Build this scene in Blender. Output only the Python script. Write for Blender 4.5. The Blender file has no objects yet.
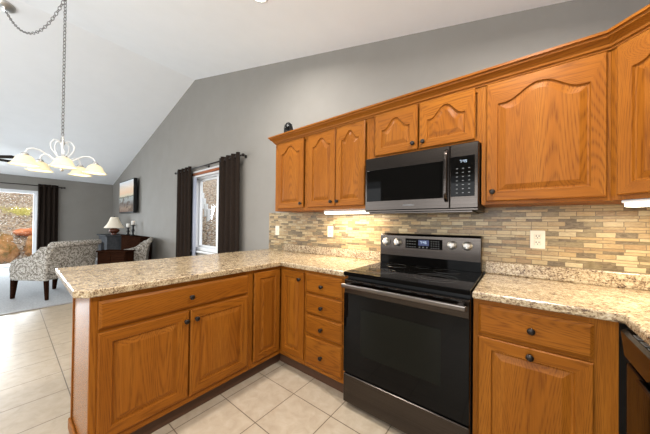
import bpy, bmesh, math, random
from mathutils import Vector, Matrix, noise as mnoise
random.seed(7)
S = bpy.context.scene
COL = S.collection
PI = math.pi

# ------------------------------------------------------------------ camera
cd = bpy.data.cameras.new('camera'); cam = bpy.data.objects.new('camera', cd); COL.objects.link(cam)
F_PX, YAW, PIT, ROL = 246.479, math.radians(37.8799), math.radians(.4639), math.radians(.6651)
fw = Vector((-math.sin(YAW)*math.cos(PIT), math.cos(YAW)*math.cos(PIT), math.sin(PIT)))
ri = Vector((math.cos(YAW), math.sin(YAW), 0)); up = ri.cross(fw)
r2 = ri*math.cos(ROL)+up*math.sin(ROL); u2 = up*math.cos(ROL)-ri*math.sin(ROL)
m = Matrix((r2, u2, -fw)).transposed().to_4x4(); m.translation = Vector((.9375, -2.0923, 1.2447))
cam.matrix_world = m
cd.sensor_width = 36; cd.sensor_fit = 'HORIZONTAL'; cd.lens = 36*F_PX/650; cd.shift_y = 4.92/650
cd.clip_start = .05
S.camera = cam

# ------------------------------------------------------------------ world, lights, exposure
S.view_settings.view_transform = 'Standard'; S.view_settings.look = 'None'
S.view_settings.gamma = 1; S.view_settings.use_curve_mapping = False
S.view_settings.exposure = 0.0
w = bpy.data.worlds.new('sky'); S.world = w; w.use_nodes = True
bg = w.node_tree.nodes['Background']; bg.inputs[0].default_value = (.86, .93, 1, 1); bg.inputs[1].default_value = 2.4

def area(name, loc, rot, sx, sy, power, color=(1, 1, 1), parent=None, spread=180, shape='RECTANGLE'):
    l = bpy.data.lights.new(name, 'AREA'); l.shape = shape; l.size = sx
    if shape in ('RECTANGLE', 'ELLIPSE'): l.size_y = sy
    l.energy = power; l.color = color; l.spread = math.radians(spread)
    o = bpy.data.objects.new(name, l); COL.objects.link(o); o.location = loc; o.rotation_euler = rot
    if parent: o.parent = parent
    return o
P_CAN, P_FILL, P_DOOR, P_UCL, P_CHAND = 29, 74, 260, 8.0, 1.6
# added fill lamps at the openings behind the camera; daylight at the sliding door
area('rear_fill_light', (-3.2, -4.72, 1.45), (PI/2+.5, 0, 0), 2.6, 1.9, P_FILL, (.95, .98, 1))
area('rear_fill_light', (.5, -4.72, 1.5), (PI/2+.5, 0, 0), 1.8, 1.7, P_FILL*.9, (.95, .98, 1))
area('rear_fill_light', (-7.2, -4.72, 1.45), (PI/2, 0, 0), 2.2, 1.9, P_FILL*.35, (.95, .98, 1))
area('daylight_door', (-10.2, -2.6, 1.35), (0, -PI/2+.5, 0), 1.7, 1.8, P_DOOR, (.84, .93, 1))

# ------------------------------------------------------------------ materials
def mat(name, col=(.5, .5, .5), rough=.5, metal=0, spec=.5, coat=0, emis=None, estr=0):
    m = bpy.data.materials.new(name); m.use_nodes = True
    b = m.node_tree.nodes['Principled BSDF']
    b.inputs['Base Color'].default_value = (*col, 1); b.inputs['Roughness'].default_value = rough
    b.inputs['Metallic'].default_value = metal; b.inputs['Specular IOR Level'].default_value = spec
    b.inputs['Coat Weight'].default_value = coat
    if emis: b.inputs['Emission Color'].default_value = (*emis, 1); b.inputs['Emission Strength'].default_value = estr
    return m
class NT:
    def __init__(s, m): s.t = m.node_tree; s.b = s.t.nodes['Principled BSDF']
    def n(s, typ, **kw):
        nd = s.t.nodes.new(typ)
        for k, v in kw.items():
            if hasattr(nd, k) and k not in nd.inputs: setattr(nd, k, v)
            else: nd.inputs[k].default_value = v
        return nd
    def l(s, a, b): s.t.links.new(a, b)
    def ramp(s, fac, stops, interp='LINEAR'):
        r = s.n('ShaderNodeValToRGB'); r.color_ramp.interpolation = interp
        e = r.color_ramp.elements
        while len(e) < len(stops): e.new(.5)
        for i, (p, c) in enumerate(stops): e[i].position = p; e[i].color = (*c, 1) if len(c) == 3 else c
        s.l(fac, r.inputs[0]); return r.outputs[0]
    def coords(s, scale=(1, 1, 1), rnd=0, kind='Object'):
        tc = s.n('ShaderNodeTexCoord'); mp = s.n('ShaderNodeMapping'); v = tc.outputs[kind]
        if rnd:
            oi = s.n('ShaderNodeObjectInfo'); c = s.n('ShaderNodeVectorMath', operation='SCALE'); c.inputs[0].default_value = (rnd, rnd*.73, rnd*.41)
            s.l(oi.outputs['Random'], c.inputs['Scale']); a = s.n('ShaderNodeVectorMath', operation='ADD')
            s.l(v, a.inputs[0]); s.l(c.outputs[0], a.inputs[1]); v = a.outputs[0]
        mp.inputs['Scale'].default_value = scale; s.l(v, mp.inputs[0]); return mp.outputs[0]
    def noise(s, vec, scale, detail=2, rough=.5, dist=0):
        n = s.n('ShaderNodeTexNoise'); n.inputs['Scale'].default_value = scale; n.inputs['Detail'].default_value = detail
        n.inputs['Roughness'].default_value = rough; n.inputs['Distortion'].default_value = dist
        s.l(vec, n.inputs['Vector']); return n.outputs['Fac']
    def math(s, op, a, b=0, c=None):
        n = s.n('ShaderNodeMath', operation=op)
        for i, x in enumerate((a, b, c)):
            if x is None: continue
            if isinstance(x, (int, float)): n.inputs[i].default_value = x
            else: s.l(x, n.inputs[i])
        return n.outputs[0]
    def mix(s, fac, a, b, blend='MIX'):
        n = s.n('ShaderNodeMix', data_type='RGBA', blend_type=blend)
        for i, x in ((0, fac), (6, a), (7, b)):
            if isinstance(x, (int, float)): n.inputs[i].default_value = x
            elif isinstance(x, tuple): n.inputs[i].default_value = (*x, 1)
            else: s.l(x, n.inputs[i])
        return n.outputs[2]
    def color(s, c): s.l(c, s.b.inputs['Base Color'])
    def bump(s, h, strength=.2, dist=.01):
        n = s.n('ShaderNodeBump'); n.inputs['Strength'].default_value = strength; n.inputs['Distance'].default_value = dist
        s.l(h, n.inputs['Height']); s.l(n.outputs[0], s.b.inputs['Normal'])

def oak(name, axis, rough=.40, spec=.12):
    m = mat(name, rough=rough, spec=spec); t = NT(m)
    def sc(a, b):
        v = [a, a, a]; v[axis] = b; return tuple(v)
    n2 = t.noise(t.coords(sc(4.6, .36), 9), 1, 0.5, .4, .12)
    warp = t.noise(t.coords(sc(30, 6), 9), 1, 2, .5)
    rings = t.math('SINE', t.math('MULTIPLY_ADD', n2, 430, t.math('MULTIPLY', warp, 3.5)))
    rings = t.math('POWER', t.math('MULTIPLY_ADD', rings, .5, .5), 2.2)
    pores = t.noise(t.coords(sc(300, 9), 9), 1, 2, .6)
    streak = t.noise(t.coords(sc(9, .9), 9), 1, 3, .55)
    base = t.ramp(streak, [(.25, (.235, .072, .0065)), (.5, (.285, .094, .0092)), (.78, (.335, .120, .0140))])
    pm = t.ramp(pores, [(.38, (1, 1, 1)), (.62, (.12, .12, .12))])
    k = t.math('MULTIPLY', t.math('MULTIPLY', rings, pm), .68)
    c = t.mix(k, base, (.105, .026, .0035))
    c = t.mix(t.math('MULTIPLY', pm, .22), c, (.13, .036, .005))
    t.color(c); t.bump(pores, .08, .002)
    return m
OZ, OX, OY = oak('oak_vertical', 2), oak('oak_along', 0), oak('oak_across', 1)
OPANEL = oak('oak_veneer_panel', 2, .2, .42)
OAKV = [OZ, OX]        # slots: 0 stiles and panel, 1 rails

def granite(name):
    m = mat(name, rough=.22, spec=.5); t = NT(m)
    v = t.coords((1, 1, 1)); n1 = t.noise(v, 40, 6, .78, 1.2); n2 = t.noise(t.coords((1, 1.6, 1.3)), 110, 3, .6, .4); n3 = t.noise(v, 9, 3, .5, .6)
    a = t.math('MULTIPLY_ADD', n2, .45, t.math('MULTIPLY_ADD', n1, .62, t.math('MULTIPLY', n3, .1)))
    c = t.ramp(a, [(.44, (.030, .020, .018)), (.505, (.13, .082, .052)), (.555, (.29, .20, .115)), (.605, (.44, .335, .200)), (.67, (.56, .455, .305)), (.78, (.60, .53, .42))])
    t.color(c); return m
GRAN = granite('mottled_stone_laminate')

def strip_tile():
    m = mat('stacked_stone_mosaic', rough=.38); t = NT(m)
    tc = t.n('ShaderNodeTexCoord'); sp = t.n('ShaderNodeSeparateXYZ'); t.l(tc.outputs['Object'], sp.inputs[0])
    cb = t.n('ShaderNodeCombineXYZ'); wob = t.math('MULTIPLY_ADD', t.noise(t.coords((1, 1, 1)), 45, 2), .004, -.002)
    zz = t.math('ADD', t.math('MULTIPLY_ADD', t.math('SINE', t.math('MULTIPLY', sp.outputs[2], 2*PI/.0615)), .0042, sp.outputs[2]), wob)
    t.l(t.math('MULTIPLY_ADD', wob, 1.5, sp.outputs[0]), cb.inputs[0]); t.l(zz, cb.inputs[1])
    def brick(off, bw, sq):
        b = t.n('ShaderNodeTexBrick'); b.offset = off; b.offset_frequency = 2; b.squash = sq; b.squash_frequency = 3
        b.inputs['Color1'].default_value = (0, 0, 0, 1); b.inputs['Color2'].default_value = (1, 1, 1, 1); b.inputs['Mortar'].default_value = (.5, .5, .5, 1)
        b.inputs['Scale'].default_value = 1; b.inputs['Mortar Size'].default_value = .0016; b.inputs['Mortar Smooth'].default_value = .1
        b.inputs['Bias'].default_value = 0; b.inputs['Brick Width'].default_value = bw; b.inputs['Row Height'].default_value = .0205
        t.l(cb.outputs[0], b.inputs['Vector']); return b
    b = brick(.37, .078, 1.7)
    c = t.ramp(b.outputs['Color'], [(0, (.075, .045, .016)), (.13, (.37, .245, .105)), (.27, (.47, .34, .165)), (.38, (.135, .095, .034)), (.47, (.52, .39, .205)), (.59, (.29, .165, .06)), (.70, (.54, .43, .25)), (.81, (.20, .145, .062)), (.89, (.45, .29, .115))], 'CONSTANT')
    n = t.noise(t.coords((38, 38, 110)), 1, 4, .65, .6)
    c = t.mix(.26, c, t.ramp(n, [(.32, (.13, .085, .035)), (.68, (.66, .52, .32))]))
    c = t.mix(b.outputs['Fac'], c, (.17, .122, .068)); c = t.mix(1.0, c, (.90, .885, .85), 'MULTIPLY'); t.color(c)
    h = t.math('SUBTRACT', t.math('MULTIPLY', n, .4), b.outputs['Fac']); t.bump(h, .5, .004)
    return m
MOSAIC = strip_tile()

def floor_tile():
    m = mat('ceramic_floor_tile', rough=.34, spec=.5); t = NT(m)
    tc = t.n('ShaderNodeTexCoord'); mp = t.n('ShaderNodeMapping'); mp.inputs['Location'].default_value = (.3449, .7928, 0); t.l(tc.outputs['Object'], mp.inputs[0])
    b = t.n('ShaderNodeTexBrick'); b.offset = 0; b.squash = 1
    b.inputs['Color1'].default_value = (0, 0, 0, 1); b.inputs['Color2'].default_value = (1, 1, 1, 1); b.inputs['Scale'].default_value = 1
    b.inputs['Mortar Size'].default_value = .0032; b.inputs['Mortar Smooth'].default_value = .2; b.inputs['Brick Width'].default_value = .3364; b.inputs['Row Height'].default_value = .3364
    t.l(mp.outputs[0], b.inputs['Vector'])
    n = t.noise(t.coords((1, 1, 1)), 14, 5, .6, .5)
    c = t.ramp(n, [(.3, (.385, .305, .215)), (.55, (.45, .368, .270)), (.75, (.49, .415, .318))])
    c = t.mix(t.math('MULTIPLY', b.outputs['Color'], .12), c, (.36, .285, .20))
    c = t.mix(b.outputs['Fac'], c, (.13, .092, .058)); t.color(c)
    t.bump(t.math('SUBTRACT', t.math('MULTIPLY', n, .15), b.outputs['Fac']), .25, .003)
    return m
TILE = floor_tile()

def noisy(name, c1, c2, scale, rough=.6, bump=0, bscale=None, stretch=(1, 1, 1), bd=.005, detail=3):
    m = mat(name, rough=rough); t = NT(m)
    n = t.noise(t.coords(stretch), scale, detail, .6)
    t.color(t.ramp(n, [(.32, c1), (.68, c2)]))
    if bump: t.bump(t.noise(t.coords(stretch), bscale or scale, 3, .6), bump, bd)
    return m
WALL = noisy('grey_wall_paint', (.245, .228, .203), (.262, .245, .219), 3, .75, .12, 70, bd=.003)
CEIL = noisy('white_ceiling_paint', (.86, .865, .87), (.88, .885, .89), 4, .85, .1, 90, bd=.003)
CARPET = noisy('loop_carpet', (.30, .31, .32), (.44, .45, .46), 60, .95, .5, 220, bd=.006)
TRIM = mat('white_trim_paint', (.80, .80, .79), .4)
BLACKGLASS = mat('black_glass', (.003, .0028, .0026), .015, 0, .13)
MWGLASS = mat('black_oven_glass', (.003, .0028, .0026), .03, 0, .06)
BLACK = mat('black_plastic', (.009, .009, .009), .35, 0, .25)
DSTEEL = noisy('black_stainless', (.055, .046, .040), (.080, .068, .060), 2, .26, 0, stretch=(1, 1, 160)); DSTEEL.node_tree.nodes['Principled BSDF'].inputs['Metallic'].default_value = 1
_t = NT(DSTEEL); _g = _t.n('ShaderNodeTangent', direction_type='RADIAL', axis='Z'); _t.l(_g.outputs[0], _t.b.inputs['Tangent']); _t.b.inputs['Anisotropic'].default_value = .85
STEEL = mat('satin_steel', (.66, .64, .61), .5, 1)
CHAINM = mat('aged_nickel_chain', (.30, .29, .28), .35, 1)
NICKEL = mat('brushed_nickel', (.60, .58, .55), .3, 1)
BRONZE = mat('oil_rubbed_bronze', (.022, .016, .013), .35, .6)
IVORY = mat('ivory_plastic', (.74, .66, .53), .4)
SLOT = mat('dark_slot', (.04, .03, .025), .6)
GREYMARK = mat('grey_print', (.12, .12, .12), .4)
DARKRING = mat('burner_print', (.07, .07, .07), .12)
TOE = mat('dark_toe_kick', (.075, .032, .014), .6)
CURTAIN = noisy('brown_curtain_cloth', (.016, .0105, .0078), (.026, .018, .0135), 80, .95, .3, 300, bd=.002); CURTAIN.node_tree.nodes['Principled BSDF'].inputs['Specular IOR Level'].default_value = .1
LINING = mat('pale_curtain_lining', (.36, .38, .46), .95)
DARKWOOD = noisy('dark_walnut', (.016, .0065, .004), (.032, .013, .007), 8, .5, stretch=(1, 8, 8)); DARKWOOD.node_tree.nodes['Principled BSDF'].inputs['Specular IOR Level'].default_value = 0
GREYWOOD = noisy('grey_painted_wood', (.048, .049, .053), (.075, .076, .08), 12, .9); GREYWOOD.node_tree.nodes['Principled BSDF'].inputs['Specular IOR Level'].default_value = .1
BLADE = mat('dark_fan_blade', (.035, .028, .024), .9, 0, 0)
VINYL = mat('white_vinyl_frame', (.82, .83, .84), .35)
CREAM = mat('cream_shade_cloth', (.80, .73, .60), .8, emis=(1, .8, .55), estr=.12)
COPPER = mat('copper_glazed_ceramic', (.10, .028, .014), .2)
CANDLE = mat('ivory_candle_wax', (.85, .80, .72), .5)
REDSHADE = noisy('red_brown_woven_shade', (.30, .085, .03), (.42, .14, .05), 60, .8, stretch=(1, 1, 4))
BLIND = noisy('white_blind_slats', (.70, .70, .70), (.60, .60, .60), 30, .6)

def glass_pane():
    m = bpy.data.materials.new('window_glass'); m.use_nodes = True; nt = m.node_tree; nt.nodes.clear()
    o = nt.nodes.new('ShaderNodeOutputMaterial'); mx = nt.nodes.new('ShaderNodeMixShader'); tr = nt.nodes.new('ShaderNodeBsdfTransparent'); gl = nt.nodes.new('ShaderNodeBsdfGlossy')
    gl.inputs['Roughness'].default_value = .02; mx.inputs[0].default_value = .05
    nt.links.new(tr.outputs[0], mx.inputs[1]); nt.links.new(gl.outputs[0], mx.inputs[2]); nt.links.new(mx.outputs[0], o.inputs[0]); return m
GLASS = glass_pane()
def emit(name, col, s): return mat(name, (.8, .8, .8) if s > 1 else (.02, .02, .02), .5, emis=col, estr=s)
LENS = emit('lit_lens', (1, .96, .88), 9)
TUBE = emit('lit_diffuser', (1, .90, .70), 5)
BLUELCD = emit('blue_display', (.02, .06, .30), .35)
DIGIT = emit('lit_digits', (.65, .80, 1), .9)
def shade_glass():
    m = mat('lit_alabaster_glass', (.70, .60, .40), .35); t = NT(m)
    n = t.noise(t.coords((1, 1, 1)), 14, 3, .5, .8)
    c = t.ramp(n, [(.3, (1, .76, .34)), (.7, (1, .90, .60))]); t.l(c, t.b.inputs['Emission Color']); t.b.inputs['Emission Strength'].default_value = .42
    t.b.inputs['Transmission Weight'].default_value = 0
    return m
ALAB = shade_glass()

def damask():
    m = mat('grey_damask_fabric', rough=.9); t = NT(m)
    v = t.coords((1, 1, 1)); wv = t.n('ShaderNodeTexVoronoi', feature='F1'); wv.inputs['Scale'].default_value = 4.6; wv.inputs['Randomness'].default_value = .25; t.l(v, wv.inputs['Vector'])
    d = t.math('MULTIPLY_ADD', t.noise(v, 24, 3, .65, 2.0), .62, wv.outputs['Distance'])
    s = t.math('SINE', t.math('MULTIPLY', d, 32))
    t.color(t.ramp(t.math('MULTIPLY_ADD', s, .5, .5), [(.32, (.145, .125, .098)), (.64, (.56, .53, .48))])); return m
DAMASK = damask()
def leaves():
    m = mat('leaf_litter', rough=.9); t = NT(m)
    v = t.coords((1, 1, 1)); wv = t.n('ShaderNodeTexVoronoi', feature='F1'); wv.inputs['Scale'].default_value = 24; t.l(v, wv.inputs['Vector'])
    sp = t.n('ShaderNodeSeparateColor'); t.l(wv.outputs['Color'], sp.inputs[0])
    c = t.ramp(sp.outputs[0], [(0, (.14, .075, .04)), (.2, (.42, .27, .15)), (.45, (.60, .44, .28)), (.65, (.48, .37, .27)), (.8, (.72, .62, .50)), (.93, (.45, .20, .08))], 'CONSTANT')
    t.color(t.mix(t.math('MULTIPLY', wv.outputs['Distance'], .8), c, (.06, .04, .02))); t.bump(wv.outputs['Distance'], .6, .04); return m
LEAVES = leaves()
def rock(name, c1, c2, c3):
    m = mat(name, rough=.95, spec=.05); t = NT(m); n = t.noise(t.coords((1, 1, 1)), 4, 5, .65, .6)
    t.color(t.ramp(n, [(.3, c1), (.5, c2), (.7, c3)])); t.bump(t.noise(t.coords((1, 1, 1)), 18, 4, .6), .6, .03); return m
ROCKB = rock('brown_boulder_stone', (.085, .075, .02), (.36, .17, .06), (.58, .36, .18))
ROCKR = rock('red_boulder_stone', (.40, .12, .04), (.62, .20, .08), (.70, .35, .2))
GRASS = noisy('yellow_grass_blades', (.62, .56, .12), (.85, .75, .30), 30, .8)
WHITEWOOD = mat('white_painted_post', (.80, .80, .78), .6)
EVERGREEN = noisy('dark_leaf', (.02, .035, .01), (.06, .08, .025), 20, .7)

# ------------------------------------------------------------------ mesh helpers
def wloc(o):
    v = Vector((0, 0, 0))
    while o is not None: v += o.location; o = o.parent
    return v
class MB:
    def __init__(s): s.v = []; s.f = []
    def add(s, vs, fs, mi=0, smooth=False):
        b = len(s.v); s.v += [tuple(x) for x in vs]
        for k, f in enumerate(fs): s.f.append(([b+i for i in f], mi[k] if isinstance(mi, list) else mi, smooth))
        return s
    def bm(s, bm, mi=0, smooth=False):
        bm.verts.index_update(); s.add([v.co.copy() for v in bm.verts], [[v.index for v in f.verts] for f in bm.faces], mi, smooth); bm.free(); return s
    def box(s, x0, x1, y0, y1, z0, z1, bev=0, mi=0, seg=1, M=None):
        bm = bmesh.new(); bmesh.ops.create_cube(bm, size=1)
        for v in bm.verts: v.co = Vector(((x0+x1)/2+v.co.x*(x1-x0), (y0+y1)/2+v.co.y*(y1-y0), (z0+z1)/2+v.co.z*(z1-z0)))
        if bev: bmesh.ops.bevel(bm, geom=bm.edges[:], offset=bev, segments=seg, affect='EDGES', profile=.5)
        if M: bmesh.ops.transform(bm, matrix=M, verts=bm.verts[:])
        return s.bm(bm, mi, False)
    def prism(s, pts, h0, h1, axis='z', bev=0, seg=2, mi=0, only=None):
        bm = bmesh.new()
        def P(a, b, h): return {'z': (a, b, h), 'y': (a, h, b), 'x': (h, a, b)}[axis]
        A = [bm.verts.new(P(a, b, h0)) for a, b in pts]; B = [bm.verts.new(P(a, b, h1)) for a, b in pts]; n = len(pts)
        bm.faces.new(A); bm.faces.new(B)
        for i in range(n): bm.faces.new((A[i], A[(i+1) % n], B[(i+1) % n], B[i]))
        bmesh.ops.recalc_face_normals(bm, faces=bm.faces[:])
        if bev:
            i = {'z': 2, 'y': 1, 'x': 0}[axis]
            es = [e for e in bm.edges if abs(e.verts[0].co[i]-e.verts[1].co[i]) < 1e-6]
            bmesh.ops.bevel(bm, geom=es, offset=bev, segments=seg, affect='EDGES', profile=.5)
        return s.bm(bm, mi, False)
    def lathe(s, prof, o=(0, 0, 0), ax=(0, 0, 1), n=20, mi=0, smooth=True, caps=True):
        ax = Vector(ax).normalized(); a = ax.orthogonal().normalized(); b = ax.cross(a); o = Vector(o); vs = []; fs = []
        for r, h in prof:
            for k in range(n):
                t = 2*PI*k/n; vs.append(o+ax*h+(a*math.cos(t)+b*math.sin(t))*r)
        for i in range(len(prof)-1):
            for k in range(n): fs.append((i*n+k, i*n+(k+1) % n, (i+1)*n+(k+1) % n, (i+1)*n+k))
        s.add(vs, fs, mi, smooth)
        if caps:
            m_ = len(prof)-1
            s.add(vs[:n], [tuple(range(n))[::-1]], mi); s.add(vs[m_*n:], [tuple(range(n))], mi)
        return s
    def tube(s, pts, r, n=8, mi=0, closed=False):
        pts = [Vector(p) for p in pts]; N = len(pts); vs = []; fs = []; pa = None
        for i, p in enumerate(pts):
            if closed: t = (pts[(i+1) % N]-pts[i-1]).normalized()
            else: t = (pts[min(i+1, N-1)]-pts[max(i-1, 0)]).normalized()
            if pa is None: pa = t.orthogonal().normalized()
            pa = (pa-t*pa.dot(t)).normalized(); pb = t.cross(pa); rr = r[i] if isinstance(r, list) else r
            for k in range(n):
                q = 2*PI*k/n; vs.append(p+(pa*math.cos(q)+pb*math.sin(q))*rr)
        for i in range(N if closed else N-1):
            j = (i+1) % N
            for k in range(n): fs.append((i*n+k, i*n+(k+1) % n, j*n+(k+1) % n, j*n+k))
        if not closed: fs += [tuple(range(n))[::-1], tuple(range((N-1)*n, N*n))]
        return s.add(vs, fs, mi, True)
    def ball(s, c, r, sub=2, sc=(1, 1, 1), jit=0, mi=0):
        bm = bmesh.new(); bmesh.ops.create_icosphere(bm, subdivisions=sub, radius=1)
        for v in bm.verts:
            k = 1+jit*mnoise.noise(v.co*1.6+Vector(c)*3)+jit*.5*mnoise.noise(v.co*4+Vector(c))
            v.co = Vector((c[0]+v.co.x*r*sc[0]*k, c[1]+v.co.y*r*sc[1]*k, c[2]+v.co.z*r*sc[2]*k))
        return s.bm(bm, mi, True)
    def build(s, name, mats, parent=None, local=False, origin=None):
        me = bpy.data.meshes.new(name); off = Vector((0, 0, 0))
        if parent is not None: off = Vector((0, 0, 0)) if local else wloc(parent)
        elif origin is not None: off = Vector(origin)
        else:
            xs, ys, zs = zip(*s.v); off = Vector(((min(xs)+max(xs))/2, (min(ys)+max(ys))/2, min(zs)))
        me.from_pydata([Vector(v)-off for v in s.v], [], [f[0] for f in s.f])
        for p, f in zip(me.polygons, s.f): p.material_index = f[1]; p.use_smooth = f[2]
        bm = bmesh.new(); bm.from_mesh(me); bmesh.ops.remove_doubles(bm, verts=bm.verts[:], dist=1e-6); bmesh.ops.recalc_face_normals(bm, faces=bm.faces[:]); bm.to_mesh(me); bm.free()
        for mm in (mats if isinstance(mats, list) else [mats]): me.materials.append(mm)
        o = bpy.data.objects.new(name, me); COL.objects.link(o)
        if parent is not None: o.parent = parent
        else: o.location = off
        return o
def tag(o, label, cat, group=None, kind=None):
    o['label'] = label; o['category'] = cat
    if group: o['group'] = group
    if kind: o['kind'] = kind
    return o
def thing(name, label, cat, loc, rz=0, group=None):
    o = bpy.data.objects.new(name, None); COL.objects.link(o); o.location = loc; o.rotation_euler = (0, 0, rz); o.empty_display_size = .1
    return tag(o, label, cat, group)
def struct(name, mb, mats, label=None, cat='structure'):
    o = mb.build(name, mats); o['kind'] = 'structure'
    if label: o['label'] = label; o['category'] = cat
    return o
def copy_tree(o, parent=None):
    c = o.copy(); COL.objects.link(c)
    if parent: c.parent = parent
    for ch in [x for x in o.children]: copy_tree(ch, c)
    return c

# ------------------------------------------------------------------ setting
XL, XR, YF, RIDGE, ZR, SL = -9.5, 1.9, -4.7, -3.783, 3.886, .2531
def zc(x): return ZR-SL*abs(x-RIDGE)
WX0, WX1, WZ0, WZ1 = -3.78, -2.35, .74, 2.09
f = MB(); f.box(-4.4, XR, YF, 0, -.1, 0); o = f.build('floor', TILE, origin=(0, 0, 0)); o['kind'] = 'structure'; o['label'] = 'cream square ceramic tile floor of the kitchen'; o['category'] = 'floor'
f = MB(); f.box(XL, -4.4, YF, 0, -.1, .008, .004); struct('floor_carpet', f, CARPET, 'pale grey carpet floor of the living room', 'floor')
f = MB()
f.prism([(XL-.15, 0-.1), (WX0, -.1), (WX0, zc(WX0)+.02), (XL-.15, zc(XL-.15)+.02)], 0, .15, 'y')
f.prism([(WX0, -.1), (WX1, -.1), (WX1, WZ0), (WX0, WZ0)], 0, .15, 'y')
f.prism([(WX0, WZ1), (WX1, WZ1), (WX1, zc(WX1)+.02), (RIDGE+.001, ZR+.02), (WX0, zc(WX0)+.02)], 0, .15, 'y')
f.prism([(WX1, -.1), (XR+.15, -.1), (XR+.15, zc(XR+.15)+.02), (WX1, zc(WX1)+.02)], 0, .15, 'y')
struct('wall_back', f, WALL, 'grey gable wall behind the cabinets with a curtained window', 'wall')
DY0, DY1, DZ1 = -3.5, -1.585, 2.06
f = MB()
f.box(XL-.15, XL, YF, DY0, -.1, zc(XL)); f.box(XL-.15, XL, DY1, 0, -.1, zc(XL)); f.box(XL-.15, XL, DY0, DY1, DZ1, zc(XL)); f.box(XL-.15, XL, DY0, DY1, -.1, .0)
struct('wall_left', f, WALL, 'far grey wall with the sliding glass door', 'wall')
f = MB(); f.box(XR, XR+.15, YF, 0, -.1, zc(XR)); struct('wall_right', f, WALL, 'grey wall at the right end of the kitchen', 'wall')
f = MB()
ops = [(-8.3, -6.1, .5, 2.4), (-4.5, -1.9, .5, 2.4), (-.4, 1.4, .65, 2.35)]  # unseen openings, added to let light in from behind the viewer
xs = XL-.15
for a, b, z0, z1 in ops:
    pts = [(xs, -.1), (a, -.1), (a, zc(a)), (xs, zc(xs))]
    if xs < RIDGE < a: pts.insert(3, (RIDGE, ZR))
    f.prism(pts, YF-.15, YF, 'y')
    f.prism([(a, -.1), (b, -.1), (b, z0), (a, z0)], YF-.15, YF, 'y')
    pts = [(a, z1), (b, z1), (b, zc(b)), (a, zc(a))]
    if a < RIDGE < b: pts.insert(3, (RIDGE, ZR))
    f.prism(pts, YF-.15, YF, 'y'); xs = b
f.prism([(xs, -.1), (XR+.15, -.1), (XR+.15, zc(XR+.15)), (xs, zc(xs))], YF-.15, YF, 'y')
struct('wall_front', f, WALL, 'grey wall behind the viewer with three openings added for light', 'wall')
f = MB()
f.prism([(XL-.15, zc(XL-.15)), (RIDGE, ZR), (XR+.15, zc(XR+.15)), (XR+.15, zc(XR+.15)+.12), (RIDGE, ZR+.12), (XL-.15, zc(XL-.15)+.12)], YF-.15, .15, 'y')
struct('ceiling', f, CEIL, 'white vaulted ceiling with a ridge', 'ceiling')
f = MB(); f.box(XL, -1.7, -.014, 0, .008, .10, .003); struct('baseboard_back', f, TRIM)
f = MB(); f.box(XL, XL+.014, DY1+.06, -.014, .008, .10, .003); struct('baseboard_left', f, TRIM)
f = MB(); f.box(-4.43, -4.37, YF, -.014, .001, .013, .004); struct('trim_1', f, noisy('grey_transition_strip', (.25, .24, .23), (.35, .34, .33), 40), 'grey edge strip between tile and carpet', 'trim')
# mosaic backsplash on the wall
f = MB(); f.box(-1.604, XR, -.008, 0, .912, 1.378); o = f.build('tile_backsplash', MOSAIC, origin=(0, 0, 0)); o['kind'] = 'structure'; tag(o, 'beige and olive stacked strip mosaic backsplash above the counters', 'backsplash')

# back window
def bars(mb, x0, x1, z0, z1, t, y0, y1, bev=.004):
    mb.box(x0, x0+t, y0, y1, z0, z1, bev); mb.box(x1-t, x1, y0, y1, z0, z1, bev); mb.box(x0+t, x1-t, y0, y1, z0, z0+t, bev); mb.box(x0+t, x1-t, y0, y1, z1-t, z1, bev)
win = bpy.data.objects.new('window_1', None); COL.objects.link(win); win.location = ((WX0+WX1)/2, .08, WZ0); win['kind'] = 'structure'; tag(win, 'white framed sliding window between brown curtains', 'window')
f = MB(); bars(f, WX0, WX1, WZ0, WZ1, .055, .03, .15); f.box(-3.045, -2.985, .05, .12, WZ0+.055, WZ1-.055, .004); f.build('window_frame', VINYL, win)
f = MB(); bars(f, WX0+.06, -3.05, WZ0+.06, WZ1-.06, .035, .075, .11); f.build('window_sash', VINYL, win)
f = MB(); f.box(WX0+.095, -3.085, .09, .094, WZ0+.095, WZ1-.095); f.box(-2.985, WX1-.055, .09, .094, WZ0+.055, WZ1-.055); f.build('window_pane', GLASS, win)
f = MB(); f.box(WX0-.02, WX1+.02, -.03, .03, WZ0-.03, WZ0-.001, .006); f.build('window_sill', VINYL, win)
# sliding glass door
dr = bpy.data.objects.new('door_1', None); COL.objects.link(dr); dr.location = (XL-.07, (DY0+DY1)/2, 0); dr['kind'] = 'structure'; tag(dr, 'white sliding glass patio door looking onto boulders', 'door')
def bars_x(mb, y0, y1, z0, z1, t, x0, x1, bev=.004):
    mb.box(x0, x1, y0, y0+t, z0, z1, bev); mb.box(x0, x1, y1-t, y1, z0, z1, bev); mb.box(x0, x1, y0+t, y1-t, z0, z0+t, bev); mb.box(x0, x1, y0+t, y1-t, z1-t, z1, bev)
f = MB(); bars_x(f, DY0, DY1, 0, DZ1, .04, XL-.14, XL); f.build('door_frame', VINYL, dr)
f = MB(); bars_x(f, DY0+.05, -2.5, .05, DZ1-.05, .06, XL-.12, XL-.08); f.build('sliding_panel', VINYL, dr)
f = MB(); bars_x(f, -2.56, DY1-.04, .05, DZ1-.04, .05, XL-.07, XL-.03); f.build('fixed_panel', VINYL, dr)
f = MB(); f.box(XL-.102, XL-.098, DY0+.11, -2.56, .11, DZ1-.11); f.box(XL-.052, XL-.048, -2.5, DY1-.09, .10, DZ1-.09); f.build('door_glass', GLASS, dr)

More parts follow.
